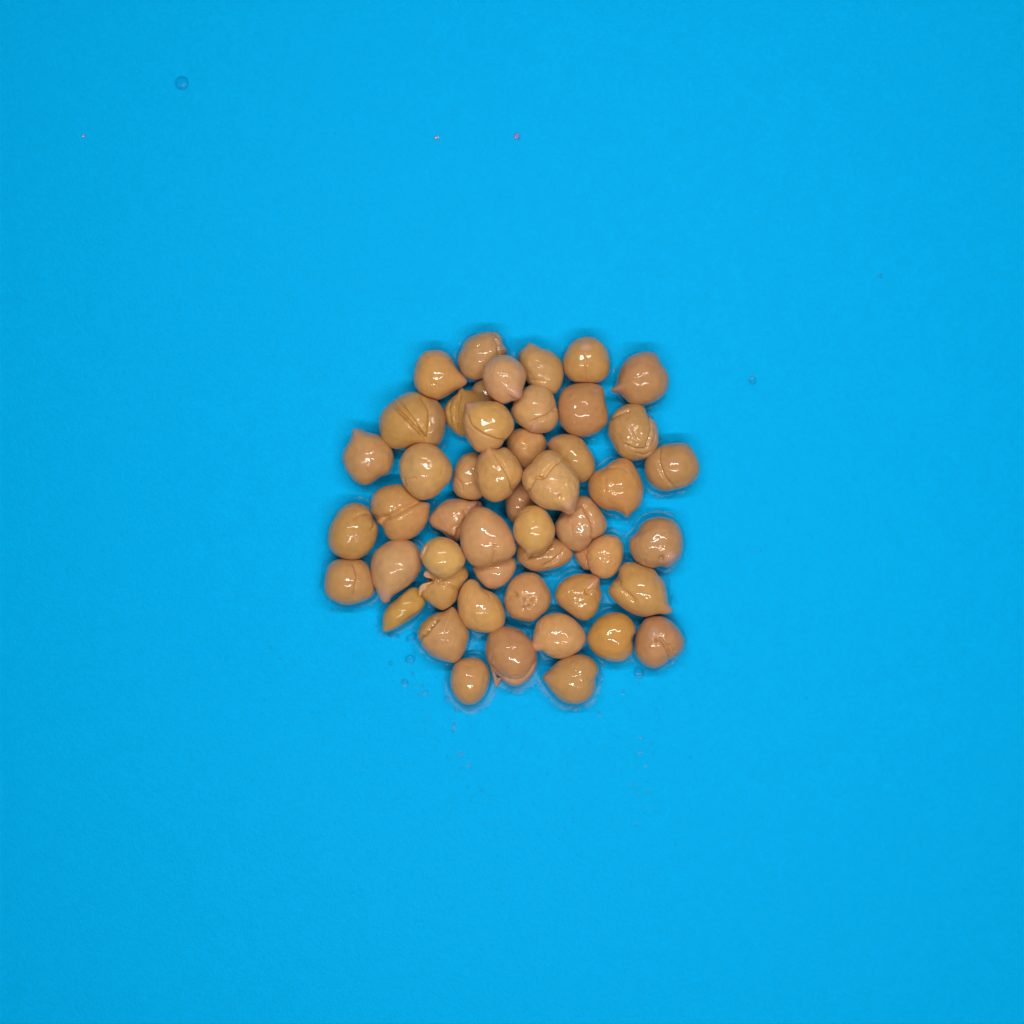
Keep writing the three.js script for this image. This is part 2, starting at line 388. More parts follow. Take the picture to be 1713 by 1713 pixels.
chickpea('chickpea half hidden under the left side of the chickpea with a pale pink nub', {
  at: [-8.97, 3.98, -7.50], half: 4.04, colour: [190, 147, 94], wrinkle: 1, seed: 17,
  outline: [[-3.77,1.94],[-3.61,-0.53],[-2.98,-2.77],[-1.64,-4.57],[0.16,-5.25],[1.73,-5.02],[3.08,-3.22],[3.53,-0.53],[3.31,2.84],[1.73,4.86],[-0.51,4.86],[-2.76,3.97]],
  creases: [
    { path: [[-2.98,0.15],[-1.86,1.49],[-1.41,3.29]], width: 0.31, depth: 0.18, step: 0.00 },
  ],
});
chickpea('smooth chickpea sunk in the middle of the pile with one hooked glint', {
  at: [3.06, 3.88, -13.92], half: 3.94, colour: [190, 141, 86], wrinkle: 0.6, seed: 19,
  outline: [[-4.28,-0.85],[-3.56,-2.87],[-1.76,-4],[0.49,-4.11],[2.96,-3.32],[4.31,-1.3],[4.08,0.95],[2.96,2.97],[1.39,4.09],[-0.41,4.72],[-2.21,3.64],[-3.78,1.62]],
});
chickpea('two lobed chickpea on the left with a deep groove running across its middle', {
  at: [-24.00, 5.39, 0.03], half: 5.47, colour: [196, 146, 86], wrinkle: 1, seed: 20,
  outline: [[-6.17,-1.84],[-5.61,-3.85],[-3.83,-5.19],[-1.59,-5.86],[0.65,-5.86],[2.66,-4.08],[4.67,-2.62],[6.35,-1.84],[6.35,0.17],[5.79,2.18],[4.67,3.97],[3.11,5.32],[0.65,6.1],[-1.59,5.99],[-2.93,4.87],[-3.56,3.08],[-4.94,2.07],[-5.88,0.17]],
  creases: [
    { path: [[-6.06,0.73],[-5.17,1.18],[-3.38,1.34],[-1.14,0.73],[0.87,-0.39],[3.11,-1.62],[5.12,-2.4]], width: 0.67, depth: 1.34, step: 0.00 },
    { path: [[-3.83,2.41],[-3.15,1.4],[-2.04,1.07]], width: 0.49, depth: 0.54, step: 0.00 },
  ],
});
chickpea('olive beige chickpea with a dull pink tip, tucked behind the pale cracked chickpea', {
  at: [12.96, 4.40, -11.75], half: 4.47, colour: [184, 143, 86], wrinkle: 0.9, seed: 22,
  outline: [[-5.26,-2.77],[-4.47,-4.11],[-2.45,-4.9],[0.46,-4.79],[2.03,-3.89],[3.38,-2.1],[4.5,-0.08],[4.84,2.17],[4.05,4.19],[2.26,5.42],[0.24,5.08],[-2,3.74],[-3.8,1.05],[-4.7,-0.97]],
  beak: { at: [-4.47, -3.22], reach: 1.57 },
});
chickpea('orange chickpea on the right side with a tiny tip pointing down onto the wet table', {
  at: [22.52, 5.24, -5.29], half: 5.32, colour: [196, 141, 80], wrinkle: 1, seed: 23,
  outline: [[-6.16,-1.09],[-4.82,-3.22],[-2.81,-4.23],[-1.02,-5.57],[0.77,-6.24],[2.56,-5.79],[3.9,-4.23],[5.02,-1.99],[5.51,0.25],[5.24,2.48],[4.35,4.27],[2.9,5.62],[2,6.47],[1.11,5.73],[-0.35,5.06],[-2.58,4.72],[-4.37,3.6],[-5.94,1.59]],
  beak: { at: [2, 6.18], reach: 1.01 },
  creases: [
    { path: [[-2.14,-4],[-0.35,-4.11],[1.22,-3.78],[1.89,-3.11]], width: 0.27, depth: 0.22, step: 0.00 },
    { path: [[-3.03,-2.21],[-2.81,0.02],[-3.03,2.04]], width: 0.31, depth: 0.22, step: 0.00 },
  ],
});
chickpea('ochre chickpea at the left edge, the upper of the outer left pair', {
  at: [-34.02, 5.08, 4.30], half: 5.16, colour: [186, 142, 77], wrinkle: 0.9, seed: 24,
  outline: [[-5.35,1.28],[-4.79,-1.4],[-3.67,-3.64],[-1.66,-5.66],[0.58,-6.22],[2.59,-5.66],[3.71,-4.54],[4.27,-3.19],[4.94,-2.19],[5.28,-0.96],[5.06,1.28],[4.16,3.3],[2.82,4.86],[0.58,5.87],[-1.88,5.65],[-4.12,4.42],[-5.13,2.85]],
  creases: [
    { path: [[0.58,-2.97],[1.7,-3.82],[3.94,-4.2]], width: 0.27, depth: 0.31, step: 0.13 },
    { path: [[4.38,-3.42],[4.83,-1.85],[4.16,-0.28]], width: 0.27, depth: 0.31, step: 0.00 },
  ],
});
chickpea('leftmost chickpea, squarish with a curved seam down its right side', {
  at: [-34.88, 4.75, 14.94], half: 4.83, colour: [187, 142, 87], wrinkle: 1, seed: 25,
  outline: [[-5.21,0.26],[-4.88,-2.21],[-3.98,-4],[-2.41,-4.78],[0.28,-4.72],[2.74,-4.56],[4.09,-3.33],[4.98,-1.31],[5.54,1.16],[4.98,2.95],[3.64,3.84],[1.85,4.52],[-0.62,4.96],[-2.86,4.29],[-4.65,2.95],[-5.21,1.6]],
  creases: [
    { path: [[0.84,-4.63],[1.89,-2.65],[2.18,-0.86],[1.8,0.93],[1.44,3.62]], width: 0.31, depth: 0.49, step: -0.13 },
  ],
});
chickpea('chickpea with a dimpled pinkish tip, wedged under the left of the biggest smooth chickpea', {
  at: [-12.27, 4.12, 1.08], half: 4.18, colour: [190, 142, 100], wrinkle: 1.9, seed: 26,
  outline: [[-5.44,0.5],[-4.66,-1.07],[-3.08,-2.87],[-1.06,-3.88],[1.18,-3.88],[3.43,-3.32],[5.34,-3.2],[5.9,-2.42],[4.77,-0.62],[3.43,1.4],[2.08,3.2],[0.84,5.04],[-0.61,4.77],[-2.86,3.2],[-4.66,2.07]],
  beak: { at: [4.77, -2.64], reach: 1.68 },
  creases: [
    { path: [[5.45,-2.08],[3.43,-0.4],[2.08,1.17],[0.96,2.97],[0.28,4.54]], width: 0.54, depth: 0.76, step: 0.00 },
    { path: [[-1.06,3.42],[-0.39,2.3],[1.18,1.62]], width: 0.27, depth: 0.27, step: 0.00 },
  ],
  knobs: [{ at: [4.1, -2.76], radius: 0.63, height: 0.49 }, { at: [2.53, -1.3], radius: 0.67, height: -0.45 }, { at: [-0.05, 3.53], radius: 0.67, height: 0.49 }],
});
chickpea('dark half buried chickpea in the shaded gap at the centre of the pile', {
  at: [1.75, 3.36, -2.02], half: 3.41, colour: [168, 120, 82], wrinkle: 0.8, seed: 28,
  outline: [[-3.18,-0.22],[-2.51,-2.25],[-1.15,-3.82],[0.65,-4.5],[2.45,-3.37],[3.35,-0.67],[2.67,2.03],[0.65,4.05],[-1.6,4.51],[-2.84,2.48]],
});
chickpea('pinkish two lobed chickpea right of centre with a curved groove between its halves', {
  at: [14.71, 4.87, 2.52], half: 4.94, colour: [196, 149, 105], wrinkle: 0.9, seed: 30,
  outline: [[-5.5,0.5],[-4.83,-1.29],[-3.49,-3.08],[-1.92,-4.65],[-0.57,-5.88],[0.99,-5.99],[2.79,-4.87],[4.35,-2.86],[5.47,-0.84],[5.65,0.95],[4.8,2.29],[3.46,3.08],[2.34,3.64],[1.44,4.76],[-0.13,5.77],[-1.47,5.77],[-3.26,4.76],[-4.83,2.97]],
  creases: [
    { path: [[0.1,-3.98],[0.77,-2.86],[1.78,-0.84],[2.23,0.95],[2.38,3.64]], width: 0.45, depth: 1.12, step: -1.03 },
  ],
});
chickpea('flattened creased chickpea lying below the small yellow one at the centre', {
  at: [6.71, 3.91, 8.92], half: 3.97, colour: [184, 135, 86], wrinkle: 0.8, seed: 32,
  outline: [[-5.67,-0.15],[-5.22,-2.17],[-2.52,-3.52],[0.63,-3.74],[3.1,-3.18],[4.89,-1.94],[6.29,-0.26],[5.79,1.2],[3.77,2.78],[0.85,3.67],[-2.07,3.79],[-4.09,2.78],[-5.44,1.43]],
  creases: [
    { path: [[-3.64,1.2],[-2.97,0.42],[-1.17,0.19],[0.63,-1.27],[1.97,-2.84]], width: 0.36, depth: 0.76, step: 0.22 },
    { path: [[4.67,-1.49],[3.32,0.53],[1.52,1.88],[-0.27,2.78]], width: 0.36, depth: 0.58, step: 0.00 },
    { path: [[-3.31,-0.37],[-3.19,0.98]], width: 0.31, depth: 0.31, step: 0.00 },
  ],
});
chickpea('reddish brown chickpea mostly hidden behind a small glossy one right of centre', {
  at: [16.41, 2.50, 9.51], half: 2.53, colour: [176, 118, 78], wrinkle: 0.8, seed: 133,
  outline: [[-2.95,-0.82],[-1.93,-1.95],[0.1,-2.85],[1.9,-2.4],[2.58,-0.59],[2.36,1.44],[1,2.79],[-0.8,2.91],[-2.16,1.44]],
});
chickpea('chickpea standing apart at the right edge with a dark pit beside its pale tip', {
  at: [31.08, 5.08, 6.66], half: 5.16, colour: [182, 139, 95], wrinkle: 1, seed: 34,
  outline: [[-5.98,0.83],[-5.76,-0.96],[-4.41,-2.3],[-3.07,-4.31],[-1.5,-5.32],[0.73,-5.66],[3.2,-4.99],[4.76,-3.42],[5.43,-1.18],[5.43,1.06],[4.76,3.07],[3.42,4.41],[2.08,5.24],[0.73,4.91],[-0.83,5.31],[-3.07,4.86],[-4.86,3.52]],
  beak: { at: [2.52, 3.3], reach: 2.01 },
  creases: [
    { path: [[-2.4,1.95],[-2.96,3.3],[-3.07,4.41]], width: 0.27, depth: 0.31, step: 0.00 },
  ],
  knobs: [{ at: [0.51, 3.18], radius: 0.49, height: -0.76 }, { at: [2.3, 2.85], radius: 1.01, height: 0.45 }],
  spots: [{ at: [2.3, 2.85], radius: 1.34, colour: [205, 165, 140], share: 0.6 }, { at: [0.56, 3.25], radius: 0.49, colour: [150, 112, 50], share: 0.7 }],
});
chickpea('large yellowish chickpea at the lower right with a sharp beak pointing right and down', {
  at: [27.40, 5.37, 16.87], half: 5.45, colour: [196, 152, 86], wrinkle: 0.8, seed: 35,
  outline: [[-6.8,0.01],[-6.13,-1.56],[-4.79,-2.9],[-4.29,-4.91],[-3.22,-6.03],[-1.43,-6.14],[0.58,-5.36],[2.82,-4.64],[3.93,-3.35],[5.05,-2],[5.61,0.23],[5.95,2.47],[6.84,4.26],[5.95,4.93],[3.71,4.93],[1.03,5.49],[-1.66,4.93],[-3.44,3.81],[-5.46,2.24]],
  beak: { at: [6.28, 4.14], reach: 1.90 },
  creases: [
    { path: [[-4.9,-3.12],[-4.56,-1.11],[-3,0.68],[-0.98,2.58]], width: 0.54, depth: 0.58, step: 0.00 },
  ],
});
chickpea('heart shaped ochre chickpea with a stubby nub folded over its upper right', {
  at: [14.51, 4.38, 17.94], half: 4.45, colour: [192, 144, 78], wrinkle: 1.5, seed: 36,
  outline: [[-5.29,-0.11],[-4.61,-2.13],[-3.04,-3.7],[-0.8,-4.6],[1.67,-4.6],[3.69,-3.7],[4.36,-1.68],[4.7,-0.33],[4.14,2.13],[3.24,3.93],[1.44,5.27],[-0.35,4.83],[-2.82,3.26],[-4.61,1.68]],
  beak: { at: [3.02, -2.91], reach: 1.68 },
  creases: [
    { path: [[1,-1.9],[1.44,-1.01],[2.79,-1.46],[4.14,-1.68]], width: 0.31, depth: 0.45, step: 0.00 },
  ],
  knobs: [{ at: [3.02, -3.14], radius: 1.08, height: 0.90 }, { at: [1.44, -1.01], radius: 0.54, height: -0.58 }],
});
chickpea('chickpea with four small dark pits around a pale scar, below the centre', {
  at: [3.30, 4.60, 18.25], half: 4.67, colour: [196, 146, 96], wrinkle: 0.7, seed: 37,
  outline: [[-4.99,0.42],[-4.54,-1.6],[-3.42,-3.62],[-1.62,-4.96],[0.39,-5.3],[2.41,-4.74],[3.98,-2.94],[4.88,-1.15],[5.1,0.42],[4.43,2.44],[3.08,3.78],[1.07,5.13],[-1.18,4.95],[-3.42,4.23],[-4.54,2.44]],
  creases: [
    { path: [[-4.31,-1.82],[-2.97,-0.93],[-1.85,-0.48]], width: 0.36, depth: 0.40, step: 0.00 },
  ],
  knobs: [{ at: [-0.95, 0.19], radius: 0.40, height: -0.58 }, { at: [1.11, 0.24], radius: 0.40, height: -0.45 }, { at: [0.17, 1.65], radius: 0.38, height: -0.67 }, { at: [-0.91, 2.17], radius: 0.40, height: -0.54 }, { at: [-0.39, 0.98], radius: 0.58, height: 0.49 }, { at: [-2.97, -0.81], radius: 0.58, height: -0.40 }],
  spots: [{ at: [-0.5, 0.98], radius: 0.90, colour: [208, 164, 128], share: 0.6 }, { at: [-0.95, 0.15], radius: 0.31, colour: [150, 108, 62], share: 0.6 }, { at: [0.17, 1.65], radius: 0.31, colour: [140, 98, 60], share: 0.7 }, { at: [1.11, 0.24], radius: 0.31, colour: [150, 108, 62], share: 0.5 }],
});
chickpea('pinkish chickpea peeking out below the biggest smooth chickpea', {
  at: [-3.67, 3.71, 12.43], half: 3.77, colour: [200, 151, 106], wrinkle: 0.6, seed: 38,
  outline: [[-4.73,-0.5],[-3.83,-2.08],[-2.03,-3.2],[0.22,-3.54],[2.69,-3.2],[4.27,-2.3],[4.61,-0.73],[3.82,1.29],[2.24,3.09],[0.22,3.99],[-1.8,3.77],[-3.38,2.19],[-4.28,0.85]],
});
chickpea('torn chickpea with a ragged dark hole in its skin, under the small pale yellow one', {
  at: [-14.61, 4.38, 15.38], half: 4.45, colour: [197, 152, 88], wrinkle: 1.3, seed: 40,
  outline: [[-5.11,1.63],[-4.78,0.28],[-3.66,-0.61],[-3.66,-2.41],[-2.09,-4.2],[0.16,-4.88],[2.85,-4.65],[4.87,-3.31],[5.21,-1.51],[4.2,-0.16],[3.19,1.41],[2.63,3.43],[1.5,4.77],[-0.29,5.56],[-2.09,4.77],[-3.88,3.43],[-4.78,2.53]],
  creases: [
    { path: [[-4.1,-0.95],[-2.98,-1.17],[-1.86,-0.84]], width: 0.58, depth: 1.35, step: 0.00 },
    { path: [[-0.74,-1.06],[0.38,-0.16],[1.73,0.4],[3.3,1.29]], width: 0.27, depth: 0.49, step: -0.18 },
    { path: [[-4.55,0.28],[-2.98,-0.5],[-1.64,-0.39],[-0.29,-0.16]], width: 0.27, depth: 0.45, step: 0.22 },
  ],
  spots: [{ at: [-3.1, -1.11], radius: 0.49, colour: [120, 85, 40], share: 0.7 }],
  shreds: [{ border: [[-4.1,-2.07],[-3.66,-2.86],[-2.76,-2.41],[-2.09,-1.62],[-1.41,-0.84],[-0.85,-0.28],[-1.64,-0.73],[-2.53,-1.33],[-3.43,-1.47]], level: 7.40, tilt: [0, 0.1], colour: [196, 150, 94] }, { border: [[-5.11,0.96],[-4.55,0.06],[-3.43,-0.28],[-2.31,-0.57],[-1.41,-0.28],[-0.29,-0.12],[-1.41,0.4],[-2.98,0.73],[-4.33,1.41],[-5,2.42]], level: 7.30, tilt: [0.12, -0.1], colour: [196, 150, 94] }],
});
chickpea('skinless half chickpea with a sharp cut edge at the lower left of the pile', {
  at: [-23.37, 3.36, 20.94], half: 3.41, colour: [188, 148, 68], wrinkle: 0.35, seed: 42,
  outline: [[-4.19,4.68],[-4.46,2.66],[-4.19,0.86],[-3.29,-0.72],[-1.71,-2.07],[0.09,-3.64],[1.67,-4.66],[3.02,-4.55],[4.14,-3.19],[4.7,-1.39],[3.92,0.18],[2.12,1.87],[-0.14,3.33],[-2.16,4.46]],
  cut: { line: [[-3.06,4.46],[5.27,-1.28]], slope: 0.9 },
  body: 'cotyledon',
});
chickpea('chickpea at the lower left whose skin has split open along its left side', {
  at: [-14.51, 4.94, 26.47], half: 5.01, colour: [192, 146, 96], wrinkle: 1, seed: 43,
  outline: [[-5.85,0.37],[-5.52,-1.65],[-4.17,-3.44],[-1.93,-4.78],[0.08,-5.23],[1.87,-6.13],[2.99,-4.78],[4.11,-2.99],[5.23,-0.75],[5.01,1.49],[4.11,3.95],[2.32,5.74],[0.08,5.41],[-2.61,4.4],[-4.4,2.61],[-5.34,1.49]],
  creases: [
    { path: [[-5.52,1.71],[-4.62,-0.08],[-3.05,-1.87],[-1.93,-2.99],[-0.81,-4]], width: 0.45, depth: 1.16, step: -0.58 },
    { path: [[1.54,-4.34],[0.98,-2.99],[0.64,-1.2]], width: 0.22, depth: 0.27, step: 0.00 },
  ],
  zones: [{ name: 'cotyledon', colour: [178, 138, 72], border: [[-7.08,1.71],[-5.18,1.49],[-4.51,-0.3],[-2.94,-2.1],[-1.26,-3.89],[-2.61,-4.22],[-4.84,-2.99],[-6.64,-1.2]] }],
});
chickpea('brownish chickpea at the bottom with thin loose skin slipping off its lower side', {
  at: [-0.16, 5.26, 30.56], half: 5.34, colour: [182, 131, 90], wrinkle: 1, seed: 45,
  outline: [[-5.32,-2.77],[-4.65,-4.56],[-2.64,-5.9],[-0.4,-6.12],[1.84,-5.45],[3.63,-3.88],[4.97,-1.87],[5.53,0.37],[5.19,2.83],[3.85,4.84],[2.28,6.18],[0.5,6.63],[-1.07,5.96],[-2.41,4.62],[-3.98,3.27],[-5.1,1.04],[-5.54,-0.98]],
  creases: [
    { path: [[-4.65,1.71],[-3.53,3.27],[-1.97,4.39],[-0.18,5.17],[2.06,4.95],[4.07,3.27],[5.19,1.26]], width: 0.31, depth: 0.54, step: -0.31 },
    { path: [[-0.85,4.39],[0.72,4.17],[2.28,4.39]], width: 0.22, depth: 0.27, step: 0.00 },
  ],
  zones: [{ name: 'loose_skin', colour: [186, 146, 122], border: [[-5.77,1.93],[-4.65,1.71],[-3.53,3.27],[-1.97,4.39],[-0.18,5.22],[2.06,5],[4.07,3.32],[5.19,1.26],[7.65,1.26],[5.42,8.86],[-3.53,8.86]] }],
  shreds: [{ border: [[-4.54,2.83],[-3.98,3.5],[-3.42,4.39],[-3.08,5.29],[-2.19,5.51],[-2.52,6.63],[-3.08,7.3],[-3.42,7.19],[-3.98,5.06],[-4.38,3.72]], level: 1.60, tilt: [0, -0.15], colour: [176, 132, 104] }, { border: [[-1.85,4.73],[-0.4,6.29],[1.39,6.4],[2.96,5.96],[2.73,6.63],[0.94,7.03],[-0.85,6.63],[-1.74,5.73]], level: 1.20, tilt: [0, -0.1], colour: [186, 146, 128] }],
});
chickpea('mustard yellow chickpea at the lower right with one long clean glint', {
  at: [21.53, 4.70, 26.76], half: 4.77, colour: [197, 147, 66], wrinkle: 0.45, seed: 47,
  outline: [[-5.41,-0.03],[-4.63,-2.05],[-2.84,-4.07],[-0.59,-5.19],[1.65,-5.19],[3.66,-4.07],[4.78,-2.5],[5.01,-1.15],[4.45,0.42],[4.38,1.98],[3.89,3.78],[2.32,5.01],[0.3,5.23],[-1.94,4.67],[-3.96,3.33],[-5.08,1.76]],
  knobs: [{ at: [5.23, 0.42], radius: 1.34, height: -0.45 }],
});
chickpea('brownish pink chickpea at the lower right corner with a scar and a forked groove', {
  at: [31.24, 4.81, 27.77], half: 4.88, colour: [182, 131, 92], wrinkle: 0.6, seed: 48,
  outline: [[-4.93,1.19],[-4.71,-1.28],[-3.81,-3.52],[-2.47,-5.09],[-0.45,-5.53],[1.79,-5.09],[3.81,-3.52],[5.15,-1.5],[5.64,0.07],[4.93,2.08],[3.36,3.43],[1.79,4.55],[-0.45,5.67],[-2.24,5.33],[-3.81,4.1],[-4.71,2.76]],
  creases: [
    { path: [[-0.45,-1.5],[0.67,-0.38],[1.57,0.96],[2.28,2.76],[2.35,4.32]], width: 0.40, depth: 0.81, step: 0.00 },
    { path: [[1.79,0.07],[2.69,1.19],[3.58,1.86]], width: 0.27, depth: 0.40, step: 0.00 },
  ],
  knobs: [{ at: [-0.9, -0.78], radius: 0.45, height: -0.63 }, { at: [-1.46, -2.06], radius: 0.81, height: 0.40 }, { at: [0.78, -2.29], radius: 0.49, height: 0.22 }],
  spots: [{ at: [-1.35, -2.17], radius: 1.23, colour: [200, 158, 140], share: 0.6 }, { at: [-0.85, -0.78], radius: 0.36, colour: [140, 98, 55], share: 0.6 }],
});
chickpea('small smooth chickpea at the bottom left tip of the pile, beside the wet droplets', {
  at: [-9.04, 4.20, 36.11], half: 4.27, colour: [189, 143, 88], wrinkle: 0.9, seed: 49,
  outline: [[-4.19,0.22],[-3.85,-2.25],[-2.73,-4.05],[-0.71,-4.83],[1.76,-4.72],[3.56,-3.38],[4.23,-1.36],[4.01,1.11],[2.89,3.58],[0.87,5.04],[-1.15,5.15],[-2.95,3.81],[-3.85,2.01]],
});
chickpea('bottommost chickpea right of centre, pointed at its left and dented at its right', {
  at: [13.02, 4.87, 35.71], half: 4.94, colour: [184, 141, 88], wrinkle: 1, seed: 50,
  outline: [[-6.43,-0.49],[-5.09,-1.83],[-3.29,-3.62],[-1.05,-4.74],[1.19,-5.19],[3.43,-4.74],[4.77,-3.62],[5.49,-2.06],[4.88,-0.26],[4.77,1.75],[3.87,3.77],[2.08,5.11],[-0.16,5.33],[-2.4,4.66],[-4.19,3.1],[-5.53,1.3]],
  beak: { at: [-5.87, -0.6], reach: 1.34 },
});
chickpea('large smooth sandy chickpea resting on the two lobed grooved one at the left', {
  at: [-18.42, 8.07, -8.75], half: 5.24, colour: [203, 160, 100], wrinkle: 0.9, seed: 16,
  outline: [[-5.32,-1.82],[-4.43,-3.81],[-2.66,-5.37],[-0.44,-5.92],[1.77,-5.48],[3.54,-4.26],[5.09,-2.26],[5.8,-0.27],[5.32,1.95],[3.99,3.5],[2.66,5.05],[1.11,5.93],[-0.89,6.16],[-2.88,5.05],[-4.21,3.5],[-4.92,1.95],[-5.36,0.17]],
  creases: [
    { path: [[-4.43,2.39],[-3.55,2.06],[-2.22,1.72],[-1.33,1.61]], width: 0.22, depth: 0.31, step: 0.00 },
    { path: [[-4.32,1.5],[-4.21,2.61],[-3.77,3.5]], width: 0.27, depth: 0.44, step: 0.00 },
  ],
});
chickpea('big pale left chickpea with a greyish beak pointing down at the half chickpea', {
  at: [-24.96, 5.26, 11.87], half: 5.34, colour: [200, 158, 110], wrinkle: 0.55, seed: 41,
  outline: [[-5.22,-0.5],[-4.66,-2.74],[-2.87,-4.75],[-0.63,-5.87],[1.83,-6.09],[4.07,-5.2],[5.41,-3.41],[5.74,-1.17],[5.41,0.62],[4.29,2.41],[2.72,3.97],[0.93,5.09],[-0.63,6.21],[-1.3,7.22],[-2.2,7.6],[-3.09,6.88],[-3.99,4.87],[-4.88,2.63]],
  beak: { at: [-2.2, 6.66], reach: 2.12 },
});
chickpea('smooth sandy chickpea with a blunt shoulder, resting just right of the split skinned one', {
  at: [-6.79, 4.74, 20.64], half: 4.81, colour: [205, 160, 96], wrinkle: 0.8, seed: 44,
  outline: [[-4.87,-0.64],[-4.65,-3.11],[-3.64,-5.13],[-2.07,-6.25],[-0.72,-5.8],[0.4,-4.45],[2.41,-3.56],[3.98,-2.21],[5.1,0.03],[5.44,1.82],[4.88,3.84],[3.31,4.96],[1.29,5.18],[-1.17,4.73],[-3.19,3.84],[-4.42,1.82]],
});
chickpea('light peach chickpea near the bottom with a curled beak pointing left', {
  at: [9.88, 4.76, 26.57], half: 4.83, colour: [208, 160, 106], wrinkle: 0.8, seed: 46,
  outline: [[-6.32,2.39],[-5.53,0.82],[-5.08,-1.2],[-4.41,-2.99],[-2.62,-4.56],[-0.38,-5.01],[2.09,-4.45],[4.1,-2.99],[5.67,-0.97],[5.94,0.82],[5.22,2.39],[3.65,3.73],[1.41,4.63],[-0.6,4.74],[-2.4,3.96],[-3.52,3.06],[-4.86,3.17]],
  beak: { at: [-5.64, 2.28], reach: 1.90 },
});
chickpea('small glossy peach chickpea between the two lobed one and the one with the dark pit', {
  at: [19.92, 3.94, 9.43], half: 4.00, colour: [205, 156, 96], wrinkle: 1.3, seed: 33,
  outline: [[-4.17,-0.11],[-3.49,-2.36],[-1.7,-3.93],[0.1,-4.61],[2.12,-4.38],[3.47,-3.26],[3.92,-1.46],[3.81,0.56],[3.02,2.58],[1.9,4.16],[0.1,4.83],[-1.92,4.38],[-3.49,2.58]],
});
chickpea('bright yellow topmost layer chickpea, peeled half bulging past a curved skin edge', {
  at: [-5.26, 10.55, -18.24], half: 5.01, colour: [196, 151, 92], wrinkle: 0.7, seed: 10,
  outline: [[-5.11,-1.69],[-4.78,-3.22],[-4.23,-4.32],[-2.69,-4.98],[-0.49,-5.09],[2.14,-4.87],[3.9,-3.88],[5.22,-1.91],[5.7,0.07],[5.22,1.61],[3.9,3.15],[2.8,4.68],[0.39,5.56],[-1.81,5.67],[-3.35,4.24],[-4.67,2.05],[-5.22,-0.15]],
  beak: { at: [-3.9, -4.1], reach: 1.43 },
  creases: [
    { path: [[-4.01,-2.13],[-3.13,0.29],[-1.15,1.83],[1.48,2.93],[4.34,3.32]], width: 0.26, depth: 0.66, step: 0.48 },
  ],
  knobs: [{ at: [-3.9, -4.1], radius: 0.75, height: 0.57 }],
  zones: [{ name: 'cotyledon', colour: [212, 164, 86], border: [[-3.79,-2.35],[-3.13,0.18],[-1.15,1.72],[1.48,2.82],[4.34,3.26],[6.98,1.83],[6.98,-2.13],[3.9,-5.2],[-0.49,-6.08],[-2.69,-5.2],[-3.57,-4.1]] }],
});
chickpea('beige upper chickpea with a folded lower right crease, left of the plain brown one', {
  at: [5.08, 6.20, -21.93], half: 4.64, colour: [200, 158, 105], wrinkle: 0.7, seed: 11,
  outline: [[-5.12,-0.51],[-4.01,-2.74],[-2,-4.75],[-0.22,-5.42],[1.79,-5.19],[3.35,-3.63],[4.24,-1.4],[4.73,0.83],[4.69,2.39],[3.79,4.17],[2.01,5.06],[-0.44,4.89],[-2.89,3.73],[-4.68,2.17],[-5.3,0.6]],
  beak: { at: [-0.44, 4.17], reach: 1.34 },
  creases: [
    { path: [[4.46,-0.51],[3.35,1.05],[1.57,2.17],[-0.22,2.72],[-1.33,3.61]], width: 0.31, depth: 0.76, step: 0.31 },
  ],
  knobs: [{ at: [-0.55, 4.06], radius: 0.76, height: 0.49 }],
});
chickpea('small pale pinkish chickpea perched near the top, shiny beak pointing down right', {
  at: [-1.66, 9.78, -28.04], half: 4.41, colour: [200, 155, 110], wrinkle: 1, seed: 3,
  outline: [[-4.33,-2.08],[-3.23,-3.84],[-1.47,-4.72],[0.51,-4.94],[2.5,-4.17],[4.04,-2.52],[4.66,-0.75],[4.26,1.23],[3.71,2.55],[3.27,3.92],[1.84,4.53],[-0.15,5.3],[-1.91,4.53],[-3.67,2.77],[-4.38,0.79],[-4.6,-0.75]],
  beak: { at: [2.5, 3.43], reach: 1.76 },
  creases: [
    { path: [[0.95,3.76],[1.84,4.05],[3.16,4.09]], width: 0.22, depth: 0.31, step: 0.00 },
  ],
  knobs: [{ at: [2.5, 3.21], radius: 1.06, height: 0.93 }],
});
chickpea('chickpea on top at the centre with a pale pink nub at its upper end', {
  at: [-3.07, 10.29, -8.02], half: 4.90, colour: [200, 155, 90], wrinkle: 0.8, seed: 18,
  outline: [[-4.89,-0.93],[-4.23,-3.13],[-3.13,-4.67],[-1.81,-5.33],[-0.05,-5.22],[1.71,-5.55],[3.25,-4.23],[4.79,-2.03],[5.38,-0.27],[4.79,1.71],[3.69,3.03],[2.81,4.34],[0.83,5.66],[-0.93,5.88],[-2.69,5],[-4.01,3.25],[-4.78,1.27]],
  beak: { at: [-1.7, -4.56], reach: 1.36 },
  creases: [
    { path: [[-0.71,-4.12],[0.83,-2.14],[2.15,0.17],[2.98,2.37],[3.25,3.9]], width: 0.31, depth: 0.79, step: -0.35 },
    { path: [[-4.62,-0.49],[-4.23,2.15],[-3.57,4.12]], width: 0.26, depth: 0.35, step: 0.00 },
  ],
  knobs: [{ at: [-1.7, -4.56], radius: 0.88, height: 0.75 }],
});
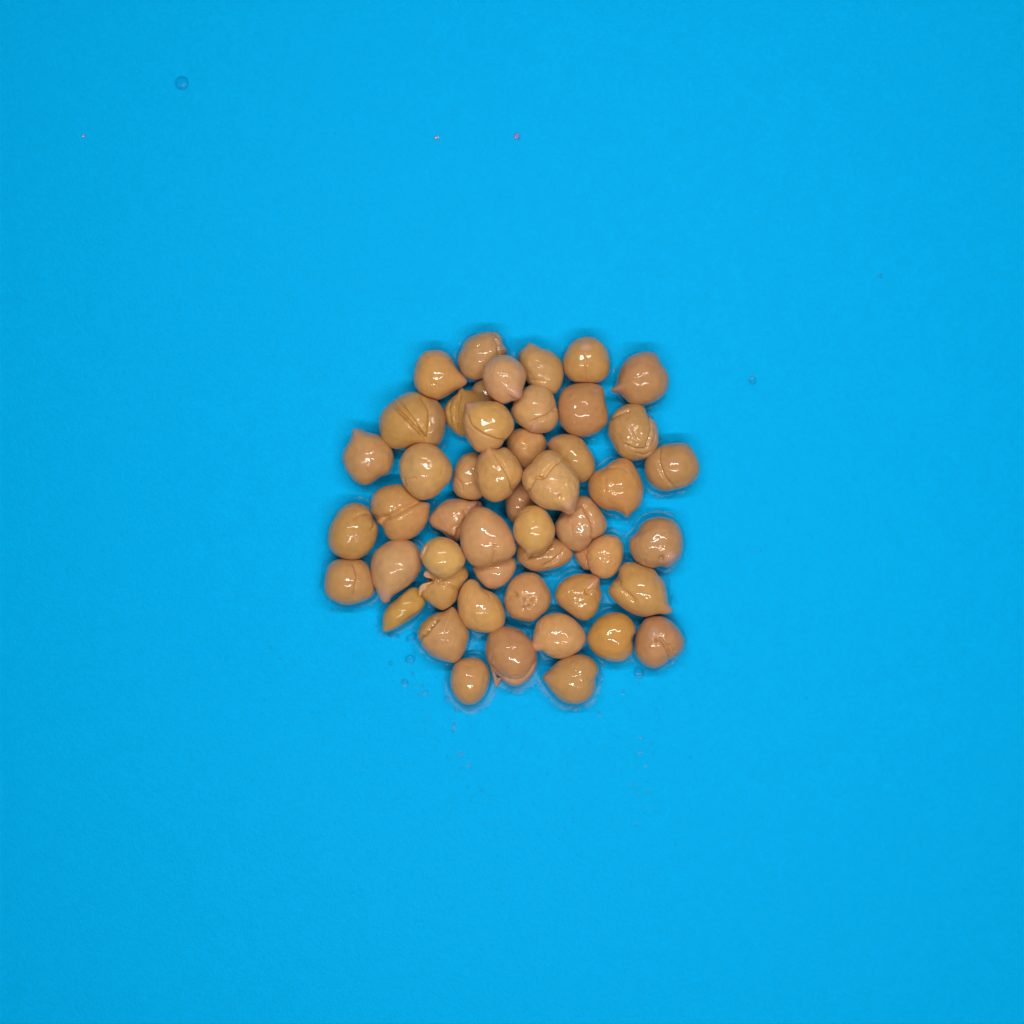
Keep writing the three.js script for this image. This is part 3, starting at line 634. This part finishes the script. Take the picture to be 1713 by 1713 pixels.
chickpea('biggest smooth peach chickpea near the centre with two clean glints', {
  at: [-5.43, 9.16, 5.51], half: 5.52, colour: [205, 156, 106], wrinkle: 0.45, seed: 27,
  outline: [[-5.46,-1.52],[-5.02,-3.29],[-3.7,-5.5],[-1.93,-6.49],[0.05,-6.38],[2.04,-5.28],[4.03,-3.51],[5.35,-1.3],[6.12,0.91],[6.24,2.67],[5.13,4.22],[3.37,4.88],[1.6,5.36],[-0.61,5.98],[-2.81,5.76],[-4.58,3.77],[-5.46,1.13]],
  creases: [
    { path: [[1.78,5.32],[1.93,3.55],[2.04,2.01],[2.15,1.13]], width: 0.66, depth: 0.57, step: 0.00 },
  ],
});
chickpea('small golden yellow chickpea at the centre, tapering to a point at its lower end', {
  at: [4.60, 10.14, 3.74], half: 4.31, colour: [208, 165, 90], wrinkle: 0.6, seed: 29,
  outline: [[-4.35,-0.64],[-3.8,-2.4],[-2.7,-4.16],[-0.94,-5.04],[0.82,-5.04],[2.58,-3.94],[3.9,-1.96],[4.47,0.02],[4.12,2],[3.02,3.54],[1.7,4.64],[-0.06,5.08],[-1.38,5.34],[-2.04,4.2],[-3.36,2.88],[-4.24,1.12]],
  beak: { at: [-1.38, 4.75], reach: 1.32 },
  creases: [
    { path: [[-3.69,-2.62],[-2.48,-3.72],[-0.72,-4.16]], width: 0.18, depth: 0.22, step: 0.00 },
    { path: [[-3.36,-3.06],[-2.04,-4.27],[-0.5,-4.71]], width: 0.18, depth: 0.18, step: 0.00 },
  ],
});
chickpea('pale chickpea topping the centre with a jagged crack and a thick whitish beak', {
  at: [8.43, 10.92, -6.13], half: 5.58, colour: [212, 170, 108], wrinkle: 1.9, seed: 21,
  outline: [[-6.32,-1.1],[-5.66,-2.85],[-4.12,-4.39],[-2.59,-6.14],[-0.61,-6.8],[1.14,-6.25],[2.68,-4.83],[4.43,-2.85],[5.53,-0.88],[5.7,1.32],[5.53,3.07],[4.87,4.83],[4.39,6.25],[3.44,6.63],[2.35,6.03],[1.36,5.75],[-0.39,5.66],[-2.37,5.05],[-4.12,3.73],[-5,2.19],[-5.99,0.66]],
  beak: { at: [3.44, 5.38], reach: 1.86 },
  creases: [
    { path: [[-5.44,1.98],[-4.78,0.66],[-4.08,-0.77],[-3.03,-1.05],[-2.26,-1.05],[-1.05,-2.41],[0.7,-4.12],[2.57,-5.22]], width: 0.33, depth: 1.01, step: 0.44 },
  ],
  knobs: [{ at: [1.47, 3.07], radius: 0.48, height: -0.57 }, { at: [3.34, 4.83], radius: 1.05, height: 0.57 }],
  spots: [{ at: [-2.15, -1.32], radius: 0.57, colour: [178, 140, 50], share: 0.5 }],
});
chickpea('small pale yellow chickpea on the left with a white torn skin edge', {
  at: [-14.51, 10.08, 9.50], half: 4.01, colour: [212, 171, 96], wrinkle: 0.6, seed: 39,
  outline: [[-4.62,-0.3],[-4.25,-1.62],[-3.85,-2.5],[-2.75,-3.6],[-0.99,-4.26],[0.99,-4.04],[2.97,-2.94],[4.07,-1.18],[4.73,0.36],[4.29,1.9],[2.75,3.44],[0.99,4.32],[-0.99,4.1],[-2.75,3],[-4.07,1.46]],
  creases: [
    { path: [[-4.51,0.14],[-3.85,-1.18],[-3.19,-2.72]], width: 0.22, depth: 0.31, step: 0.26 },
  ],
  spots: [{ at: [-4.4, -1.62], radius: 0.88, colour: [228, 212, 180], share: 0.7 }],
  shreds: [{ border: [[-4.69,-0.19],[-4.45,-1.51],[-3.74,-2.61],[-3.41,-2.72],[-3.85,-1.84],[-4.12,-0.52],[-4.29,0.58]], level: 12.20, tilt: [0.5, 0], colour: [214, 192, 156] }],
});

// ---------------------------------------------------------------- water
// signed distance (mm) from the outline of the nearest chickpea that stands on the table
function outside(x, z) {
  let best = 1e9;
  for (const f of footprints) {
    if (!f.low) continue;
    const dx = x - f.x, dz = z - f.z, d = Math.hypot(dx, dz);
    if (d - 8 > best) continue;
    const a = ((Math.atan2(dz, dx) + Math.PI) / (2 * Math.PI)) * f.R.length, i = Math.floor(a) % f.R.length, t = a - Math.floor(a);
    best = Math.min(best, d - (f.R[i] * (1 - t) + f.R[(i + 1) % f.R.length] * t));
  }
  return best;
}
const film = new THREE.MeshPhysicalMaterial({ color: new THREE.Color().setRGB(0.97, 0.89, 0.9), transmission: 1, thickness: 0, roughness: 0.22, ior: 1.33, specularIntensity: 0.3 });  // tint deepens the gaps and the rim round the chickpeas, as shade would
{
  const step = 0.3, half = 52, n = Math.round((2 * half) / step) + 1, pos = [], depth = [], I = [];
  for (let j = 0; j < n; j++) for (let i = 0; i < n; i++) {
    const x = -half + i * step, z = -half + j * step, d = outside(x, z);
    const reach = 1.2 + 1.0 * noise(x * 0.09, z * 0.09, 1) + 0.6 * smooth(-20, 10, z) + 1.3 * smooth(5, 38, z) * smooth(30, 4, Math.abs(x - 2));
    const rag = 1.2 * noise(x * 0.45, z * 0.45, 2) + (0.6 + 5.5 * smooth(0.8, 6, d)) * noise(x * 1.5, z * 1.5, 4);
    const film_ = 0.07 * smooth(reach, reach * 0.3, d + rag * (0.3 + 0.1 * Math.max(0, d)));
    const climb = 0.38 * Math.exp(-Math.max(0, d) / 0.4) + 0.1 * Math.exp(-Math.max(0, d) / 1.1);
    depth.push(film_);
    pos.push(x * MM, (0.004 + film_ + climb * (film_ > 0 ? 1 : 0) + film_ * 0.15 * noise(x * 0.8, z * 0.8, 6)) * MM, z * MM);
  }
  for (let j = 0; j + 1 < n; j++) for (let i = 0; i + 1 < n; i++) {
    const a = j * n + i, b = a + 1, c = a + n, e = c + 1;
    if (Math.min(depth[a], depth[b], depth[c], depth[e]) < 0.012) continue;
    I.push(a, c, b, b, c, e);
  }
  const g = new THREE.BufferGeometry();
  g.setAttribute('position', new THREE.Float32BufferAttribute(pos, 3));
  g.setIndex(I);
  g.computeVertexNormals();
  const m = new THREE.Mesh(g, film);
  m.name = 'shade_tinted_water_film';
  m.userData = { label: 'thin film of cooking water round the chickpeas, tinted to darken the blue table like shade', kind: 'structure' };
  scene.add(m);
}

const water = new THREE.MeshPhysicalMaterial({ color: new THREE.Color().setRGB(0.88, 0.91, 0.93), transmission: 1, thickness: 0, roughness: 0.12, specularIntensity: 0.25, ior: 1.33 });  // tint darkens the drops, standing in for the shade of bent light
function droplet(label, [x, z], [rx, rz], turn = 0, high = 0.42, group) {
  const prof = [new THREE.Vector2(0.66, 0.02), new THREE.Vector2(0.8, 0.012), new THREE.Vector2(0.93, 0.006)], n = 14;  // lip folds under and doubles the tint into a dark rim ring
  for (let k = 0; k <= n; k++) { const a = (k / n) * Math.PI * 0.5; prof.push(new THREE.Vector2(Math.cos(a) ** 0.92, Math.sin(a) * high)); }
  prof[prof.length - 1].x = 0;
  const g = new THREE.LatheGeometry(prof, 40);
  const p = g.attributes.position;
  for (let k = 0; k < p.count; k++) { const w = 1 + 0.07 * noise(p.getX(k) * 1.3 + x, p.getZ(k) * 1.3 + z, 2); p.setX(k, p.getX(k) * w); p.setZ(k, p.getZ(k) * w); }
  g.scale(rx * MM, ((rx + rz) / 2) * MM, rz * MM);
  g.computeVertexNormals();
  const m = new THREE.Mesh(g, water);
  m.name = numbered('water_droplet');
  m.position.set(x * MM, 0.00001, z * MM);
  m.rotation.y = turn;
  m.userData = { label, category: 'droplet' };
  if (group) m.userData.group = group;
  m.castShadow = m.receiveShadow = true;
  scene.add(m);
  return m;
}
function crumb(label, [x, z], r, colour) {
  const t = new THREE.Group();
  t.name = numbered('crumb');
  t.position.set(x * MM, 0, z * MM);
  t.userData = { label, category: 'crumb' };
  scene.add(t);
  const c = new THREE.Color(colour), rgb = [];
  const g = new THREE.IcosahedronGeometry(1, 5), p = g.attributes.position;
  for (let k = 0; k < p.count; k++) {
    const v = new THREE.Vector3().fromBufferAttribute(p, k), f = 1 + 0.55 * noise(v.x * 1.5 + x, v.y * 1.5, v.z * 1.5 + z) + 0.2 * noise(v.x * 4 + z, v.y * 4, v.z * 4);
    p.setXYZ(k, v.x * f, v.y * f * 0.7, v.z * f);
    const w = noise(v.x * 2.1 + z, v.y * 2.1, v.z * 2.1 + x) > 0.12 ? 0.12 : 1;
    rgb.push(c.r * w, c.g * w, c.b * (w < 1 ? 0.3 : 1));
  }
  g.setAttribute('color', new THREE.Float32BufferAttribute(rgb, 3));
  g.scale(r * 0.72 * MM, r * 0.72 * MM, r * 0.72 * MM);
  g.computeVertexNormals();
  const grain = new THREE.Mesh(g, new THREE.MeshPhysicalMaterial({ vertexColors: true, roughness: 0.3, clearcoat: 1, clearcoatRoughness: 0.05 }));
  grain.name = 'grain';
  grain.position.y = r * 0.45 * MM;
  t.add(grain);
  const b = new THREE.SphereGeometry(1, 32, 12, 0, Math.PI * 2, 0, Math.PI / 2);
  b.scale(r * 1.25 * MM, r * 0.4 * MM, r * 1.25 * MM);
  const bead = new THREE.Mesh(b, film);
  bead.name = 'water_bead';
  bead.position.y = 0.00001;
  t.add(bead);
}
droplet('lone round water droplet near the upper left corner of the blue table', [-71.83, -93.28], [1.56, 1.56], 0, 0.3);
droplet('small faint droplet on dry blue table right of the pile', [52.33, -28.67], [0.84, 0.98], 0, 0.22);
droplet('tiny faint droplet far right of the pile, upper right of the table', [80.14, -51.41], [0.52, 0.52], 0, 0.2);
droplet('largest oval droplet, touching the brownish pink chickpea at the lower right', [27.62, 34.91], [1.17, 1.43], 0.2, 0.5);
droplet('round droplet with two bright glints left of the bottom left chickpea', [-22.16, 32.05], [1.10, 1.10], 0, 0.45);
droplet('flat oblong droplet under the tip of the skinless half chickpea', [-25.80, 26.85], [1.43, 0.65], -0.25, 0.45);
droplet('oblong droplet beside the split skinned chickpea at the lower left', [-21.91, 27.23], [1.43, 0.78], 0.6, 0.5);
droplet('tiny droplet left of the round one with two bright glints', [-26.46, 32.83], [0.52, 0.58], 0, 0.45);
droplet('ring like droplet below the round one with two bright glints', [-23.34, 37.12], [0.84, 0.84], 0, 0.4);
droplet('speck of a droplet between the glinting droplet and the ring like one', [-21.64, 35.16], [0.39, 0.47], 0, 0.4);
droplet('little droplet touching the left of the small smooth bottom left chickpea', [-14.24, 40.50], [0.58, 0.58], 0, 0.45);
droplet('upright oval droplet below the small smooth bottom left chickpea', [-12.54, 46.61], [0.58, 0.84], 0, 0.25);
droplet('round faint droplet lowest but one below the bottom left chickpea', [-11.25, 52.84], [0.65, 0.65], 0, 0.25);
droplet('faintest droplet, lowest of those below the bottom left chickpea', [-9.43, 55.19], [0.46, 0.46], 0, 0.2);
droplet('small round droplet right of the bottommost pointed chickpea', [24.25, 39.20], [0.52, 0.52], 0, 0.4);
droplet('slanted droplet just below the bottommost pointed chickpea', [18.91, 43.88], [0.72, 0.52], -0.7, 0.35);
droplet('droplet clinging to the dented right side of the bottommost chickpea', [19.30, 34.77], [0.39, 0.65], 0.1, 0.5);
droplet('topmost of the eight faint droplets trailing down below the lower right of the pile', [28.14, 49.08], [0.47, 0.47], 0, 0.2, 'trail of faint droplets below the pile');
droplet('second of the eight faint droplets trailing down below the lower right of the pile', [27.89, 52.33], [0.52, 0.52], 0, 0.2, 'trail of faint droplets below the pile');
droplet('third of the eight faint droplets trailing down below the lower right of the pile', [28.93, 55.19], [0.29, 0.29], 0, 0.2, 'trail of faint droplets below the pile');
droplet('fourth of the eight faint droplets trailing down below the lower right of the pile', [26.46, 59.22], [0.42, 0.42], 0, 0.2, 'trail of faint droplets below the pile');
droplet('fifth of the eight faint droplets trailing down below the lower right of the pile', [29.32, 60.65], [0.39, 0.39], 0, 0.2, 'trail of faint droplets below the pile');
droplet('sixth of the eight faint droplets trailing down below the lower right of the pile', [27.23, 61.69], [0.34, 0.34], 0, 0.2, 'trail of faint droplets below the pile');
droplet('seventh of the eight faint droplets trailing down below the lower right of the pile', [30.36, 64.42], [0.26, 0.26], 0, 0.2, 'trail of faint droplets below the pile');
droplet('lowest of the eight faint droplets trailing down below the lower right of the pile', [26.98, 68.06], [0.39, 0.39], 0, 0.2, 'trail of faint droplets below the pile');
droplet('left one of a pair of specks right of the ring like droplet', [-20.87, 37.77], [0.34, 0.34], 0, 0.22, 'faint droplets round the bottom left chickpea');
droplet('right one of a pair of specks right of the ring like droplet', [-19.82, 38.02], [0.36, 0.36], 0, 0.22, 'faint droplets round the bottom left chickpea');
droplet('faint droplet below the pair of specks, left of the bottom left chickpea', [-18.79, 39.20], [0.58, 0.58], 0, 0.22, 'faint droplets round the bottom left chickpea');
droplet('speck of a droplet just left of the faint droplet below the pair', [-20.35, 39.72], [0.33, 0.33], 0, 0.22, 'faint droplets round the bottom left chickpea');
droplet('faint droplet under the lower edge of the bottom left chickpea', [-12.16, 43.36], [0.46, 0.46], 0, 0.22, 'faint droplets round the bottom left chickpea');
droplet('lone speck of a droplet left below the bottom left chickpea', [-18.14, 44.27], [0.33, 0.33], 0, 0.22, 'faint droplets round the bottom left chickpea');
droplet('speck of a droplet right below the bottom left chickpea', [-6.96, 43.36], [0.36, 0.36], 0, 0.22, 'faint droplets round the bottom left chickpea');
droplet('left one of two specks of water under the leftmost squarish chickpea', [-39.07, 21.25], [0.36, 0.36], 0, 0.2, 'faint droplets below the leftmost chickpea');
droplet('right one of two specks of water under the leftmost squarish chickpea', [-37.77, 21.00], [0.29, 0.29], 0, 0.2, 'faint droplets below the leftmost chickpea');
droplet('speck of water left of the tip of the skinless half chickpea', [-29.71, 24.89], [0.39, 0.39], 0, 0.2, 'faint droplets below the leftmost chickpea');
crumb('pale blue white crumb at the far upper left of the table', [-93.15, -81.84], 0.42, '#a8c8e8');
crumb('whitish crumb in a bead of water, left of the pinkish one', [-16.38, -81.31], 0.52, '#cfd0ea');
crumb('pinkish purple crumb in a bead of water above the pile', [1.04, -81.70], 0.65, '#c98fdc');

{
  // the finest spray: far too many specks of water to count
  const n = 700, g = new THREE.SphereGeometry(1, 14, 8, 0, Math.PI * 2, 0, Math.PI / 2);
  const spray = new THREE.InstancedMesh(g, water, n), q = new THREE.Object3D();
  let k = 0;
  while (k < n) {
    const a = rnd() + rnd() + rnd() - 1.5, b = rnd() + rnd() + rnd() - 1.5, x = 2 + a * 46, z = 42 + b * 34;
    if (outside(x, z) < 0.5) continue;
    const r = 0.1 + 0.25 * rnd() ** 3;
    q.position.set(x * MM, 0.00001, z * MM);
    q.scale.set(r * MM * (0.8 + 0.5 * rnd()), r * 0.45 * MM, r * MM * (0.8 + 0.5 * rnd()));
    q.updateMatrix();
    spray.setMatrixAt(k++, q.matrix);
  }
  spray.name = 'water_spray';
  spray.userData = { label: 'fine spray of tiny water specks on the blue table below the pile', category: 'water spray', kind: 'stuff' };
  scene.add(spray);
}

renderer.render(scene, camera);
